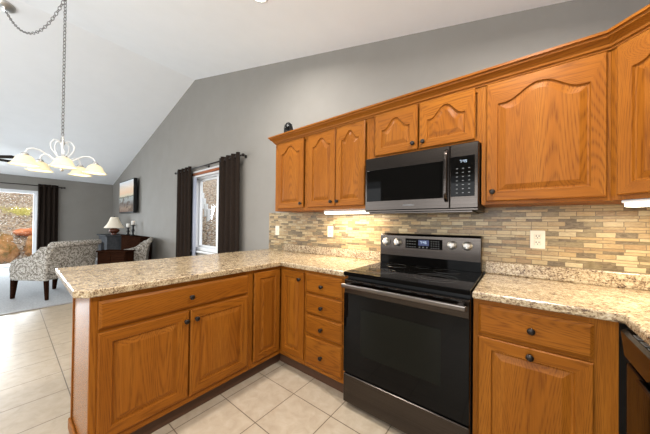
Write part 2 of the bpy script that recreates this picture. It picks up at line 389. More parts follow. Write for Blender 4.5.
# ------------------------------------------------------------------ curtains and rods
def curtain(name, label, along, a0, a1, off, z0, z1, folds, group, sgn):
    t = thing(name, label, 'curtain', (along == 'x' and (a0+a1)/2 or off, along == 'x' and off or (a0+a1)/2, z0), 0, group)
    def cloth(A0, A1, o, amp, th, n):
        vs = []; fs = []
        for side in (0, 1):
            for j in range(9):
                zz = z0+(z1-z0)*j/8
                for i in range(n+1):
                    u = i/n; sp = 1+.05*(1-j/8)
                    a = (A0+A1)/2+(u-.5)*(A1-A0)*sp
                    d = o+amp*math.sin(u*folds*2*PI)*(1-.25*math.sin(j*.7)*math.sin(u*9))+(th/2 if side else -th/2)
                    vs.append((a, d, zz) if along == 'x' else (d, a, zz))
        W = n+1
        for side in (0, 1):
            b = side*9*W
            for j in range(8):
                for i in range(n):
                    q = (b+j*W+i, b+j*W+i+1, b+(j+1)*W+i+1, b+(j+1)*W+i); fs.append(q)
        k = 9*W
        for j in range(8):
            for i in (0, n): fs.append((j*W+i, (j+1)*W+i, k+(j+1)*W+i, k+j*W+i))
        for i in range(n):
            for j in (0, 8): fs.append((j*W+i, j*W+i+1, k+j*W+i+1, k+j*W+i))
        return MB().add(vs, fs, 0, True)
    c = cloth(a0, a1, off, .03, .006, folds*10); c.build('curtain_panel', CURTAIN, t)
    for i in range(folds):
        a = a0+(a1-a0)*(i+.5)/folds
        ax = (1, 0, 0) if along == 'x' else (0, 1, 0)
        ce = (a, off, z1-.05) if along == 'x' else (off, a, z1-.05)
        pts = []
        for q in range(12):
            s_, c_ = math.sin(q*PI/6)*.026, math.cos(q*PI/6)*.026
            pts.append((ce[0], ce[1]+s_, ce[2]+c_) if along == 'x' else (ce[0]+s_, ce[1], ce[2]+c_))
        MB().tube(pts, .005, 6, 0, True).build('grommet', BRONZE, t)
    return t
curtain('curtain', 'dark brown grommet curtain on the left side of the back window', 'x', -4.27, -3.68, -.085, .03, 2.25, 4, 'dark brown curtains', 1)
curtain('curtain', 'dark brown grommet curtain on the right side of the back window', 'x', -2.72, -2.17, -.085, .03, 2.25, 4, 'dark brown curtains', 1)
curtain('curtain', 'dark brown curtain beside the sliding glass door', 'y', -1.60, -1.22, XL+.09, .03, 2.25, 4, 'dark brown curtains', 1)
t = thing('curtain_lining', 'pale sheer lining hanging behind the left window curtain', 'curtain', (-3.63, -.05, .03))
f = MB(); vs = []; fs = []
def wavy(x0, x1, y, z0, z1, n, amp):
    mb = MB(); vs = []; fs = []
    for s_ in (0, .004):
        for z in (z0, z1):
            for i in range(n+1): vs.append((x0+(x1-x0)*i/n, y+s_+amp*math.sin(i*1.3), z))
    W = n+1
    for b in (0, 2*W):
        for i in range(n): fs.append((b+i, b+i+1, b+W+i+1, b+W+i))
    for i in range(n): fs += [(i, i+1, 2*W+i+1, 2*W+i), (W+i, W+i+1, 3*W+i+1, 3*W+i)]
    fs += [(0, W, 3*W, 2*W), (n, W+n, 3*W+n, 2*W+n)]
    return mb.add(vs, fs, 0, True)
wavy(-3.70, -3.56, -.048, .03, 2.04, 10, .004).build('lining_panel', LINING, t)
def rod(label, p0, p1, posts, wall):
    t = thing('curtain_rod', label, 'curtain rod', p0, 0)
    MB().tube([p0, p1], .011, 10).build('rod', BRONZE, t)
    d = (Vector(p1)-Vector(p0)).normalized()
    for e, s_ in ((p0, -1), (p1, 1)): MB().lathe([(.011, 0), (.016, .005), (.022, .02), (.022, .035), (.012, .05), (.002, .053)], e, d*s_, 12).build('finial', BRONZE, t)
    for q in posts:
        MB().tube([q, Vector(q)+Vector(wall)], .007, 8).lathe([(.025, 0), (.025, .006)], Vector(q)+Vector(wall), -Vector(wall), 12).build('bracket', BRONZE, t)
rod('dark bronze curtain rod above the back window', (-4.32, -.085, 2.2), (-2.12, -.085, 2.2), [(-4.30, -.085, 2.2), (-3.2, -.085, 2.2), (-2.14, -.085, 2.2)], (0, .078, 0))
rod('dark bronze curtain rod above the sliding door', (XL+.09, -4.0, 2.2), (XL+.09, -1.13, 2.2), [(XL+.09, -3.97, 2.2), (XL+.09, -2.6, 2.2), (XL+.09, -1.15, 2.2)], (-.083, 0, 0))
t = thing('roman_shade', 'rolled red brown and white shade at the top of the back window', 'window shade', ((WX0+WX1)/2, -.02, 2.0))
MB().box(WX0+.01, WX1-.01, -.035, -.003, 2.136, 2.165, .004).build('head_rail', BLIND, t)
MB().lathe([(.022, WX0+.02), (.022, WX1-.02)], (0, -.024, 2.112), (1, 0, 0), 14).build('woven_roll', REDSHADE, t)
MB().box(WX0+.02, WX1-.02, -.03, -.012, 2.05, 2.085, .004).build('bottom_bar', BLIND, t)

# ------------------------------------------------------------------ cabinet fronts
def T_back(y): return lambda u, z, d: (u, y-d, z)
def T_pen(x): return lambda u, z, d: (x+d, u, z)
def inset_loop(u0, u1, z0, z1, ins, arch, n):
    a, b = u0+ins, u1-ins; lo, hi = z0+ins, z1-ins
    L = [(a, lo), (b, lo)]
    if arch:
        sh = hi-arch
        for k in range(n+1):
            t = 1-2*k/n; q = abs(t)
            s = .5*(1+math.cos(PI*min(1, max(0, (q-.04)/.80))))
            L.append((a+(b-a)*(t+1)/2, sh+arch*s))
    else:
        for k in range(n+1): L.append((b+(a-b)*k/n, hi))
    return L
def raised_door(T, u0, u1, z0, z1, arch=0, fr=.055, t=.019):
    mb = MB(); n = 24 if arch else 1
    def outer(ins):
        a, b, lo, hi = u0+ins, u1-ins, z0+ins, z1-ins
        ref = inset_loop(u0, u1, z0, z1, fr, arch, n)
        L = [(a, lo), (b, lo)]
        for k in range(n+1): L.append((b if k == 0 else a if k == n else ref[2+k][0], hi))
        return L
    loops = [(outer(0), 0), (outer(0), t-.005), (outer(.005), t)]
    loops += [(inset_loop(u0, u1, z0, z1, fr, arch, n), t), (inset_loop(u0, u1, z0, z1, fr+.004, arch, n), t-.009), (inset_loop(u0, u1, z0, z1, fr+.011, arch, n), t-.010), (inset_loop(u0, u1, z0, z1, fr+.040, arch, n), t-.001)]
    vs = []; fs = []; mi = []
    N = n+3
    for L, d in loops: vs += [T(u, z, d) for u, z in L]
    for k in range(len(loops)-1):
        for i in range(N):
            j = (i+1) % N
            fs.append((k*N+i, k*N+j, (k+1)*N+j, (k+1)*N+i))
            horiz = (i == 0 or 2 <= i < N-1)
            mi.append(1 if (horiz and k < 3) else 0)
    fs.append(tuple((len(loops)-1)*N+i for i in range(N))); mi.append(0)
    fs.append(tuple(reversed(range(N)))); mi.append(0)
    return mb.add(vs, fs, mi)
def slab_front(T, u0, u1, z0, z1, t=.019, e=.012):
    mb = MB(); vs = []; fs = []
    L = lambda i: [(u0+i, z0+i), (u1-i, z0+i), (u1-i, z1-i), (u0+i, z1-i)]
    lo = [(L(0), 0), (L(0), t-.008), (L(.003), t-.006), (L(e), t), (L(e+.002), t)]
    for l_, d in lo: vs += [T(u, z, d) for u, z in l_]
    for k in range(len(lo)-1):
        for i in range(4): fs.append((k*4+i, k*4+(i+1) % 4, k*4+4+(i+1) % 4, k*4+4+i))
    fs += [tuple(range(len(lo)*4-4, len(lo)*4)), (3, 2, 1, 0)]
    return mb.add(vs, fs, 0)
def knob(T, u, z, parent, d0=.019):
    p = Vector(T(u, z, d0)); q = Vector(T(u, z, d0+.03)); ax = (q-p).normalized()
    MB().lathe([(.009, 0), (.009, .003), (.0055, .006), (.0055, .014), (.013, .018), (.0155, .022), (.0145, .026), (.009, .029), (.001, .030)], p, ax, 16).build('knob', BRONZE, parent)
def frame_boxes(T, rects, d0=-.019, d1=0):
    v = MB()
    for u0, u1, z0, z1, horiz in rects:
        c = [T(u, z, d) for d in (d0, d1) for u, z in ((u0, z0), (u1, z0), (u1, z1), (u0, z1))]
        v.add(c, [(3, 2, 1, 0), (4, 5, 6, 7), (0, 1, 5, 4), (1, 2, 6, 5), (2, 3, 7, 6), (3, 0, 4, 7)], 1 if horiz else 0)
    return v
OAKP = [OZ, OY]        # rails of the peninsula run along y
BACK, PENX = T_back(-.61), T_pen(-.70)
UP = T_back(-.305)
Z0U, Z1U = 1.374, 2.13
def upper(label, x0, x1, z0, doors, stiles, arch, knobs, bottom=True):
    t = thing('wall_cabinet', label, 'kitchen cabinet', ((x0+x1)/2, -.15, z0), 0, 'oak wall cabinets')
    f = MB(); f.box(x0, x1, -.286, -.0085, z0, Z1U-.005); f.build('carcass', OZ, t)
    r = [(x0, stiles[0], z0, Z1U, 0), (stiles[-1], x1, z0, Z1U, 0), (stiles[0], stiles[-1], z0, z0+.035, 1), (stiles[0], stiles[-1], Z1U-.05, Z1U, 1)]
    if len(stiles) > 2: r.append((stiles[1], stiles[2], z0+.035, Z1U-.05, 0))
    frame_boxes(UP, r).build('face_frame', OAKV, t)
    for (a, b, za, zb), (ku, kz) in zip(doors, knobs):
        d = raised_door(UP, a, b, za, zb, arch).build('door', OAKV, t); knob(UP, ku, kz, d)
    return t
upper('narrow single door oak wall cabinet at the left end of the upper row', -1.142, -.690, Z0U, [(-1.092, -.718, 1.402, 2.098)], [-1.105, -.705], .07, [(-.742, 1.444)])
upper('tall two door oak wall cabinet directly left of the microwave', -.689, -.0065, Z0U, [(-.655, -.334, 1.402, 2.098), (-.327, -.040, 1.402, 2.098)], [-.665, -.028], .07, [(-.37, 1.444), (-.302, 1.444)])
upper('short two door oak wall cabinet above the microwave', -.0055, .764, 1.757, [(.050, .379, 1.782, 2.104), (.391, .731, 1.782, 2.104)], [.04, .741], .075, [(.351, 1.824), (.421, 1.824)])
upper('wide single door oak wall cabinet right of the microwave', .765, 1.296, Z0U, [(.790, 1.281, 1.392, 2.098)], [.80, 1.27], .075, [(.822, 1.446)])
# diagonal corner wall cabinet
P0 = Vector((1.297, -.305, 0)); dg = Vector((.7071, -.7071, 0)); nn = Vector((-.7071, -.7071, 0))
def DG(u, z, d): q = P0+dg*u+nn*d; return (q.x, q.y, z)
t = thing('wall_cabinet', 'diagonal oak corner wall cabinet at the right edge of the upper row', 'kitchen cabinet', (1.65, -.25, Z0U), 0, 'oak wall cabinets')
f = MB(); f.prism([(1.298, -.0085), (1.298, -.287), (1.615, -.604), (1.898, -.604), (1.898, -.0085)], Z0U, Z1U-.005, 'z'); f.build('carcass', OZ, t)
DL = .431
frame_boxes(DG, [(0, .05, Z0U, Z1U, 0), (DL-.05, DL, Z0U, Z1U, 0), (.05, DL-.05, Z0U, Z0U+.035, 1), (.05, DL-.05, Z1U-.05, Z1U, 1)], -.02, 0).build('face_frame', OAKV, t)
d = raised_door(DG, .03, DL-.03, 1.396, 2.098, .07).build('door', OAKV, t); knob(DG, DL-.055, 1.446, d)
# crown moulding along the whole row
prof = [(0, 2.104), (.008, 2.104), (.010, 2.112), (.018, 2.116), (.022, 2.126), (.036, 2.140), (.050, 2.150), (.052, 2.160), (.062, 2.163), (.062, 2.176), (0, 2.176)]
path = [((-1.1425, -.01), (-1, 0)), ((-1.1425, -.3055), (-1, -1)), ((1.297, -.3055), (-math.tan(math.radians(22.5)), -1)), ((1.604, -.6125), (-math.tan(math.radians(22.5)), -1)), ((1.898, -.6125), (0, -1))]
vs = []; fs = []; n = len(prof)
for (bx, by), (dx, dy) in path:
    for o_, z in prof: vs.append((bx+dx*o_, by+dy*o_, z))
for i in range(len(path)-1):
    for k in range(n): fs.append((i*n+k, i*n+(k+1) % n, (i+1)*n+(k+1) % n, (i+1)*n+k))
fs += [tuple(range(n)), tuple(range((len(path)-1)*n, len(path)*n))[::-1]]
tag(MB().add(vs, fs).build('crown_molding', OX), 'stepped oak crown molding along the tops of the wall cabinets', 'molding')
# small black device on top
t = thing('dome_camera', 'small black rounded device standing on top of the left wall cabinet', 'gadget', (-1.02, -.24, Z1U-.004))
MB().lathe([(.046, 0), (.05, .006), (.05, .12), (.048, .155), (.040, .185), (.024, .205), (.001, .212)], (-1.02, -.24, Z1U-.004), (0, 0, 1), 20).build('body', BLACK, t)
MB().lathe([(.022, 0), (.022, .004), (.014, .006)], (-.994, -.281, Z1U+.13), (.5, -.85, 0), 14).build('lens', BLACKGLASS, t)
# under-cabinet lights
def ucl(label, c, L, rz):
    t = thing('under_cabinet_light', label, 'light', (*c, Z0U-.034), rz)
    MB().box(-L/2, L/2, -.035, .035, .019, .0335, .004).build('housing', TRIM, t, True)
    MB().box(-L/2+.01, L/2-.01, -.033, .033, 0, .020, .006, seg=2).build('diffuser', TUBE, t, True)
    area('under_cabinet_lamp', (0, 0, -.004), (0, 0, 0), L-.02, .05, P_UCL, (1, .86, .62), t)
ucl('lit white under cabinet light strip left of the microwave', (-.30, -.17), .50, 0)
ucl('lit white under cabinet light strip below the diagonal corner cabinet', tuple((P0+dg*.245-nn*.05).xy), .44, -PI/4)

# ------------------------------------------------------------------ base cabinets
# peninsula cabinet
t = thing('base_cabinet', 'oak peninsula cabinet with one wide drawer over two doors', 'kitchen cabinet', (-.95, -1.4, 0), 0, 'oak base cabinets')
f = MB(); f.box(-1.168, -.719, -1.823, -.936, .10, .8755); f.build('carcass', OZ, t)
frame_boxes(PENX, [(-1.842, -1.80, .105, .8755, 0), (-.962, -.936, .105, .8755, 0), (-1.80, -.962, .105, .16, 1), (-1.80, -.962, .68, .715, 1), (-1.80, -.962, .84, .8755, 1), (-1.395, -1.367, .16, .68, 0)], -.019).build('face_frame', OAKP, t)
f = MB(); f.box(-1.168, -.7195, -1.842, -1.8235, 0, .8755, .001); f.build('end_panel', OPANEL, t)
MB().box(-1.176, -1.150, -1.8475, -1.8425, .066, .8755, .001).build('corner_strip', OZ, t)
f = MB(); f.box(-1.168, -.735, -1.856, -1.8425, 0, .065, .004); f.box(-1.182, -1.1685, -1.856, -.70, 0, .065, .004); f.build('base_shoe_molding', OX, t)
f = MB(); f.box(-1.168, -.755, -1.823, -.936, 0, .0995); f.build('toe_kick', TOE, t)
d = slab_front(PENX, -1.812, -.953, .708, .847).build('drawer', OY, t); knob(PENX, -1.378, .776, d)
d = raised_door(PENX, -1.812, -1.387, .150, .690, 0).build('door', OAKP, t); knob(PENX, -1.407, .632, d)
d = raised_door(PENX, -1.376, -.953, .150, .690, 0).build('door', OAKP, t); knob(PENX, -1.344, .632, d)
# corner cabinet
t = thing('base_cabinet', 'oak corner cabinet with two narrow doors meeting at the inside corner', 'kitchen cabinet', (-.9, -.4, 0), 0, 'oak base cabinets')
f = MB(); f.prism([(-1.168, -.9355), (-.719, -.9355), (-.719, -.591), (-.401, -.591), (-.401, -.01), (-1.168, -.01)], .10, .8755, 'z'); f.build('carcass', OZ, t)
frame_boxes(PENX, [(-.9355, -.905, .105, .8755, 0), (-.905, -.61, .105, .16, 1), (-.905, -.61, .845, .8755, 1)], -.0185).build('face_frame', OAKP, t)
frame_boxes(BACK, [(-.70, -.672, .105, .8755, 0), (-.42, -.401, .105, .8755, 0), (-.672, -.42, .105, .16, 1), (-.672, -.42, .845, .8755, 1)], -.0185).build('face_frame', OAKV, t)
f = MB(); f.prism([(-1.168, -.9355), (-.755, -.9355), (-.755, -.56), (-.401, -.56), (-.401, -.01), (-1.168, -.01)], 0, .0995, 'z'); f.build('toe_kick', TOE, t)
raised_door(PENX, -.897, -.634, .150, .850, 0, .05).build('door', OAKP, t)
d = raised_door(BACK, -.676, -.412, .150, .850, 0, .05).build('door', OAKV, t); knob(BACK, -.452, .792, d)
# drawer stack
t = thing('base_cabinet', 'narrow oak cabinet with four stacked drawers left of the range', 'kitchen cabinet', (-.2, -.3, 0), 0, 'oak base cabinets')
f = MB(); f.box(-.400, -.006, -.591, -.01, .10, .8755); f.build('carcass', OZ, t)
zs = [(.705, .853), (.543, .691), (.381, .529), (.140, .362)]
frame_boxes(BACK, [(-.40, -.375, .105, .8755, 0), (-.05, -.006, .105, .8755, 0), (-.375, -.05, .105, .15, 1), (-.375, -.05, .84, .8755, 1)]+[(-.375, -.05, a-.02, a+.006, 1) for a, b in zs[:3]], -.0185).build('face_frame', OAKV, t)
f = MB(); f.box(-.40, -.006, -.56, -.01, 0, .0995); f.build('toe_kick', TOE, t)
for a, b in zs:
    d = slab_front(BACK, -.388, -.042, a, b).build('drawer', OX, t); knob(BACK, -.222, (a+b)/2-.01 if b > .4 else .235, d)
# right base cabinet
t = thing('base_cabinet', 'oak cabinet with one drawer over one door right of the range', 'kitchen cabinet', (1.0, -.3, 0), 0, 'oak base cabinets')
f = MB(); f.box(.763, 1.2565, -.591, -.01, .10, .8755); f.build('carcass', OZ, t)
frame_boxes(BACK, [(.763, .80, .105, .8755, 0), (1.175, 1.2565, .105, .8755, 0), (.80, 1.175, .105, .15, 1), (.80, 1.175, .68, .72, 1), (.80, 1.175, .845, .8755, 1)], -.0185).build('face_frame', OAKV, t)
f = MB(); f.box(.763, 1.2565, -.56, -.01, 0, .0995); f.build('toe_kick', TOE, t)
d = slab_front(BACK, .786, 1.188, .706, .848).build('drawer', OX, t); knob(BACK, .990, .773, d)
d = raised_door(BACK, .786, 1.188, .130, .690, 0).build('door', OAKV, t); knob(BACK, .986, .655, d)
# ------------------------------------------------------------------ countertops
t = thing('countertop', 'L shaped mottled beige laminate countertop of the peninsula', 'countertop', (-1.1, -.9, .876))
f = MB(); f.prism([(-.005, -.0085), (-1.604, -.0085), (-1.604, -1.886), (-.722, -1.900), (-.6655, -1.856), (-.6655, -.645), (-.005, -.645)], .876, .914, 'z', .009, 3); f.build('slab', GRAN, t)
f = MB(); f.box(-1.30, -.005, -.030, -.0085, .9135, .998, .006, seg=2); f.build('backsplash_lip', GRAN, t)
t = thing('countertop', 'mottled beige laminate countertop turning the corner right of the range', 'countertop', (1.4, -.8, .876))
f = MB(); f.prism([(.762, -.0085), (1.898, -.0085), (1.898, -1.9), (1.2605, -1.9), (1.2605, -.645), (.762, -.645)], .876, .914, 'z', .009, 3); f.build('slab', GRAN, t)
f = MB(); f.box(.762, 1.876, -.030, -.0085, .9135, .998, .006, seg=2); f.box(1.8765, 1.898, -1.9, -.0085, .9135, .998, .006, seg=2); f.build('backsplash_lip', GRAN, t)

# ------------------------------------------------------------------ range
t = thing('range', 'black stainless electric range with glass cooktop between the oak cabinets', 'range', (.378, -.35, 0))
MB().box(.002, .755, -.62, -.03, .03, .895, .003).build('body', BLACK, t)
for x in (.05, .70):
    for y in (-.58, -.08): MB().lathe([(.018, 0), (.018, .03)], (x, y, 0), (0, 0, 1), 10).build('levelling_foot', BLACK, t)
ck = MB().box(.0, .757, -.675, -.03, .8955, .921, .004, seg=2).build('cooktop', MWGLASS, t)
for (x, y, r) in [(.19, -.20, .075), (.19, -.49, .10), (.55, -.20, .085), (.54, -.47, .125), (.37, -.14, .05)]:
    f = MB()
    for rr in ([r, r*.66] if r > .09 else [r]):
        f.tube([(x+rr*math.cos(k*PI/20), y+rr*math.sin(k*PI/20), .9208) for k in range(40)], .0011, 4, 0, True)
    f.build('burner_ring', DARKRING, ck)
bgd = MB(); bgd.prism([(-.032, .9215), (-.082, .9215), (-.098, .99), (-.098, 1.155), (-.085, 1.172), (-.032, 1.172)], .002, .746, 'x', .003, 1)
bgd = bgd.build('backguard', DSTEEL, t)
MB().box(.003, .745, -.1005, -.0985, .9225, .992).build('lower_black_strip', MWGLASS, bgd)
MB().box(.222, .500, -.1015, -.0985, 1.058, 1.135, .001).build('control_panel', BLACKGLASS, bgd)
MB().box(.325, .405, -.1022, -.1016, 1.083, 1.127).build('blue_screen', BLUELCD, bgd)
SEG = {'7': 'abc', '4': 'fgbc', '5': 'afgcd', ':': ':', '1': 'bc', '2': 'abged', '0': 'abcdef'}
def digits(mb, txt, x, z, h, y):
    w = h*.55; s = h*.15
    for ch in txt:
        B = {'a': (0, w, h-s, h), 'g': (0, w, h/2-s/2, h/2+s/2), 'd': (0, w, 0, s), 'f': (0, s, h/2, h), 'b': (w-s, w, h/2, h), 'e': (0, s, 0, h/2), 'c': (w-s, w, 0, h/2)}
        if ch == ':':
            for q in (.25, .65): mb.box(x, x+s, y-.0006, y, z+h*q, z+h*q+s)
            x += s+h*.18; continue
        for k in SEG[ch]: a, b, c, d_ = B[k]; mb.box(x+a, x+b, y-.0006, y, z+c, z+d_)
        x += w+h*.2
f = MB(); digits(f, '7:45', .338, 1.098, .020, -.1023); f.build('clock_digits', DIGIT, bgd)
def mark(a, b, c, d_): MB().box(a, b, -.1022, -.1016, c, d_).build('button_mark', GREYMARK, bgd)
for i in range(4):
    for j in range(4): mark(.418+i*.017, .427+i*.017, 1.066+j*.017, 1.070+j*.017)
for i in range(4):
    for j in range(3): mark(.233+i*.02, .245+i*.02, 1.068+j*.022, 1.072+j*.022)
for i in range(3): mark(.328+i*.028, .340+i*.028, 1.066, 1.074)
for x in (.058, .157, .566, .664):
    k = MB().lathe([(.032, 0), (.032, .006), (.024, .009), (.023, .030), (.020, .034), (.001, .0345)], (x, -.0985, 1.10), (0, -1, 0), 24).build('control_knob', STEEL, t)
    MB().box(x-.004, x+.004, -.139, -.1325, 1.083, 1.119, .001).build('grip', STEEL, k)
dr_ = MB().box(.003, .754, -.668, -.625, .240, .868, .004).build('oven_door', DSTEEL, t)
MB().box(.004, .753, -.671, -.6685, .243, .776, .001).build('black_glass_front', BLACKGLASS, dr_)
MB().box(.137, .622, -.6722, -.6712, .39, .69, 0).build('viewing_window', mat('smoked_window', (.0055, .006, .0045), .02, 0, .13), dr_)
f = MB(); f.box(.012, .745, -.722, -.704, .822, .850, .007, seg=3)
for x in (.03, .70): f.box(x, x+.028, -.706, -.667, .826, .846, .003)
f.build('handle', mat('dark_satin_bar', (.17, .15, .135), .28, 1), dr_)
for x0 in [.07+.085*i for i in range(8)]: MB().box(x0, x0+.05, -.6695, -.6675, .856, .8605).build('vent_slot', BLACK, dr_)
MB().box(.003, .754, -.668, -.625, .038, .228, .004).build('storage_drawer', DSTEEL, t)
MB().box(.01, .747, -.640, -.60, .229, .2395).build('drawer_gap', BLACK, t)

# ------------------------------------------------------------------ microwave
t = thing('microwave', 'black stainless over the range microwave mounted below the short cabinet', 'microwave', (.378, -.2, 1.33))
MB().box(.0, .757, -.350, -.0085, 1.338, 1.7565, .003).build('body', BLACK, t)
dm = MB(); dm.box(.0, .601, -.381, -.351, 1.352, 1.752, .004); dm = dm.build('door', DSTEEL, t)
MB().box(.017, .563, -.3835, -.3805, 1.420, 1.658, .001).build('door_window', MWGLASS, dm)
f = MB(); f.tube([(.583, -.383, 1.40), (.583, -.41, 1.42), (.583, -.412, 1.46), (.583, -.412, 1.66), (.583, -.41, 1.70), (.583, -.383, 1.72)], .011, 10); f.build('handle', DSTEEL, dm)
MB().box(.300, .380, -.3822, -.3808, 1.379, 1.387).build('grey_badge', GREYMARK, dm)
cp = MB(); cp.box(.603, .757, -.381, -.351, 1.352, 1.752, .004); cp = cp.build('control_panel', DSTEEL, t)
MB().box(.608, .738, -.3835, -.3805, 1.424, 1.672, .001).build('black_keypad', MWGLASS, cp)
f = MB(); digits(f, '7:45', .658, 1.632, .016, -.3838); f.build('clock_digits', DIGIT, cp)
for i in range(3):
    for j in range(7): MB().box(.638+i*.033, .648+i*.033, -.3842, -.3836, 1.444+j*.025, 1.448+j*.025).build('key_mark', GREYMARK, cp)
MB().box(.03, .727, -.37, -.05, 1.326, 1.3375, .002).build('grease_filter', DSTEEL, t)
MB().box(.002, .755, -.379, -.352, 1.338, 1.351, .002).build('bottom_trim', DSTEEL, t)

# ------------------------------------------------------------------ dishwasher
t = thing('dishwasher', 'black dishwasher under the right countertop next to the oak filler', 'dishwasher', (1.55, -.97, 0))
MB().box(1.29, 1.88, -1.265, -.672, .10, .868, .003).build('tub', BLACK, t)
MB().box(1.33, 1.88, -1.265, -.672, 0, .0995).build('toe_kick', BLACK, t)
dd = MB().box(1.262, 1.2895, -1.265, -.672, .115, .745, .004).build('door', BLACKGLASS, t)
pn = MB(); pn.prism([(1.256, .768), (1.2895, .750), (1.2895, .866), (1.258, .866), (1.247, .858)], -1.265, -.672, 'y', .002, 1); pn = pn.build('control_panel', mat('dark_brushed_panel', (.04, .034, .03), .22, .9), t)
f = MB(); f.prism([(1.262, .746), (1.244, .750), (1.238, .760), (1.242, .766), (1.262, .758)], -1.14, -.86, 'y', .002, 1); f.build('handle_lip', DSTEEL, dd)
for y in (-.76, -.82, -.88): MB().box(1.262, 1.276, y-.02, y+.02, .8655, .8672).build('touch_button', STEEL, pn)

# ------------------------------------------------------------------ wall plates
def plate(label, name, x, z, duplex, w_=.036):
    t = thing(name, label, 'outlet', (x, -.0085, z-.058))
    MB().box(x-w_, x+w_, -.0135, -.008, z-.058, z+.058, .002).build('cover_plate', IVORY, t)
    if duplex:
        for dz in (-.02, .02):
            r = MB().box(x-.017, x+.017, -.016, -.0132, z+dz-.015, z+dz+.015, .004).build('receptacle', IVORY, t)
            f = MB(); f.box(x-.009, x-.005, -.0166, -.0158, z+dz-.002, z+dz+.008); f.box(x+.005, x+.009, -.0166, -.0158, z+dz-.002, z+dz+.008); f.lathe([(.003, 0), (.003, .0008)], (x, -.0158, z+dz-.008), (0, -1, 0), 10); f.build('slots', SLOT, r)
    else:
        MB().box(x-.006, x+.006, -.022, -.0132, z-.012, z+.012, .002).build('toggle', IVORY, t)
plate('ivory duplex outlet on the tile right of the range', 'wall_outlet', 1.043, 1.16, True, .037)
plate('ivory duplex outlet on the tile under the lit two door cabinet', 'wall_outlet', -.609, 1.165, True)
plate('ivory switch plate on the tile at the left end of the backsplash', 'light_switch', -1.44, 1.155, False)

# ------------------------------------------------------------------ chandelier
CX, CY = -2.851, -1.751
t = thing('chandelier', 'brushed nickel chandelier with five lit bell glass shades', 'chandelier', (CX, CY, 1.70))
f = MB(); f.lathe([(.001, -.155), (.012, -.15), (.016, -.14), (.010, -.125), (.022, -.115), (.03, -.10), (.03, -.06), (.018, -.05), (.010, -.03), (.008, .12), (.016, .13), (.022, .15), (.014, .17), (.014, .19), (.008, .21), (.008, .23)], (CX, CY, 1.92), (0, 0, 1), 16); f.build('center_column', NICKEL, t)
for k in range(5):
    a = math.radians(69+72*k); ca, sa = math.cos(a), math.sin(a)
    def P(r, z): return (CX+r*ca, CY+r*sa, z)
    pts = [P(.02, 1.84), P(.05, 1.86), P(.10, 1.905), P(.16, 1.945), P(.21, 1.952), P(.245, 1.935), P(.26, 1.90), P(.26, 1.885)]
    arm = MB().tube(pts, .0065, 8).build('arm', TRIM, t)
    pts = [P(.02, 1.89), P(.05, 1.93), P(.085, 1.99), P(.09, 2.04), P(.065, 2.085), P(.035, 2.085), P(.018, 2.06)]
    MB().tube(pts, .0055, 8).build('scroll', TRIM, t)
    MB().lathe([(.026, 0), (.028, .012), (.022, .022), (.010, .030)], P(.26, 1.868), (0, 0, 1), 14).build('socket_cup', NICKEL, arm)
    pr = [(.028, 1.870), (.045, 1.862), (.060, 1.845), (.070, 1.822), (.079, 1.800), (.092, 1.784), (.104, 1.776)]
    prof2 = pr+[(r-.003, z-.003) for r, z in reversed(pr)]
    f = MB(); f.lathe(prof2, P(.26, 0), (0, 0, 1), 24, caps=False); f.build('glass_shade', ALAB, arm)
    MB().ball(P(.26, 1.825), .02, 2, (1, 1, 1.4)).build('bulb', LENS, arm)
    l = bpy.data.lights.new('bulb_lamp', 'POINT'); l.energy = P_CHAND; l.color = (1, .86, .66); l.shadow_soft_size = .03
    o = bpy.data.objects.new('bulb_lamp', l); COL.objects.link(o); o.parent = t; o.location = Vector(P(.26, 1.785))-t.location
def chain(mb, pts, step=.034):
    pts = [Vector(p) for p in pts]; d = 0; i = 0; k = 0; acc = []
    for a, b in zip(pts, pts[1:]):
        n = max(1, int((b-a).length/.004))
        for j in range(n): acc.append(a.lerp(b, j/n))
    s = 0; last = acc[0]; cen = [acc[0]]
    for p in acc[1:]:
        s += (p-last).length; last = p
        if s >= step: cen.append(p); s = 0
    for k, (p, q) in enumerate(zip(cen, cen[1:])):
        t_ = (q-p).normalized(); a = t_.orthogonal().normalized()
        if k % 2: a = t_.cross(a)
        c = (p+q)/2; L = step*.68
        mb.tube([c+t_*L*math.cos(x)+a*.0120*math.sin(x) for x in [i*PI/5 for i in range(10)]], .0036, 5, 0, True)
HZ = zc(CX)
CPX, CPY = -3.96, -2.15; CPZ = zc(CPX)
f = MB(); chain(f, [(CX, CY, 2.14), (CX, CY, HZ-.03)]); f.build('chain', CHAINM, t)
sw = []
for i in range(25):
    u = i/24; x = CX+(CPX-CX)*u; y = CY+(CPY-CY)*u; z = (HZ-.04)+(CPZ-.05-HZ+.04)*u-.46*4*u*(1-u)*.5-.46*(u*(1-u))*.9
    sw.append((x, y, z))
f = MB(); chain(f, sw); f.build('swag_chain', CHAINM, t)
f = MB(); f.lathe([(.014, 0), (.012, .01), (.005, .015)], (CX, CY, HZ-.001), (0, 0, -1), 12); f.tube([(CX, CY, HZ-.012), (CX+.012, CY, HZ-.022), (CX+.010, CY, HZ-.036), (CX-.006, CY, HZ-.038)], .003, 6); f.build('ceiling_hook', NICKEL, t)
tl = math.atan(SL)
f = MB(); f.lathe([(.085, 0), (.084, .012), (.072, .028), (.035, .036), (.012, .040), (.008, .055)], (CPX, CPY, CPZ-.001), (math.sin(tl), 0, -math.cos(tl)), 24); f.build('canopy', NICKEL, t)

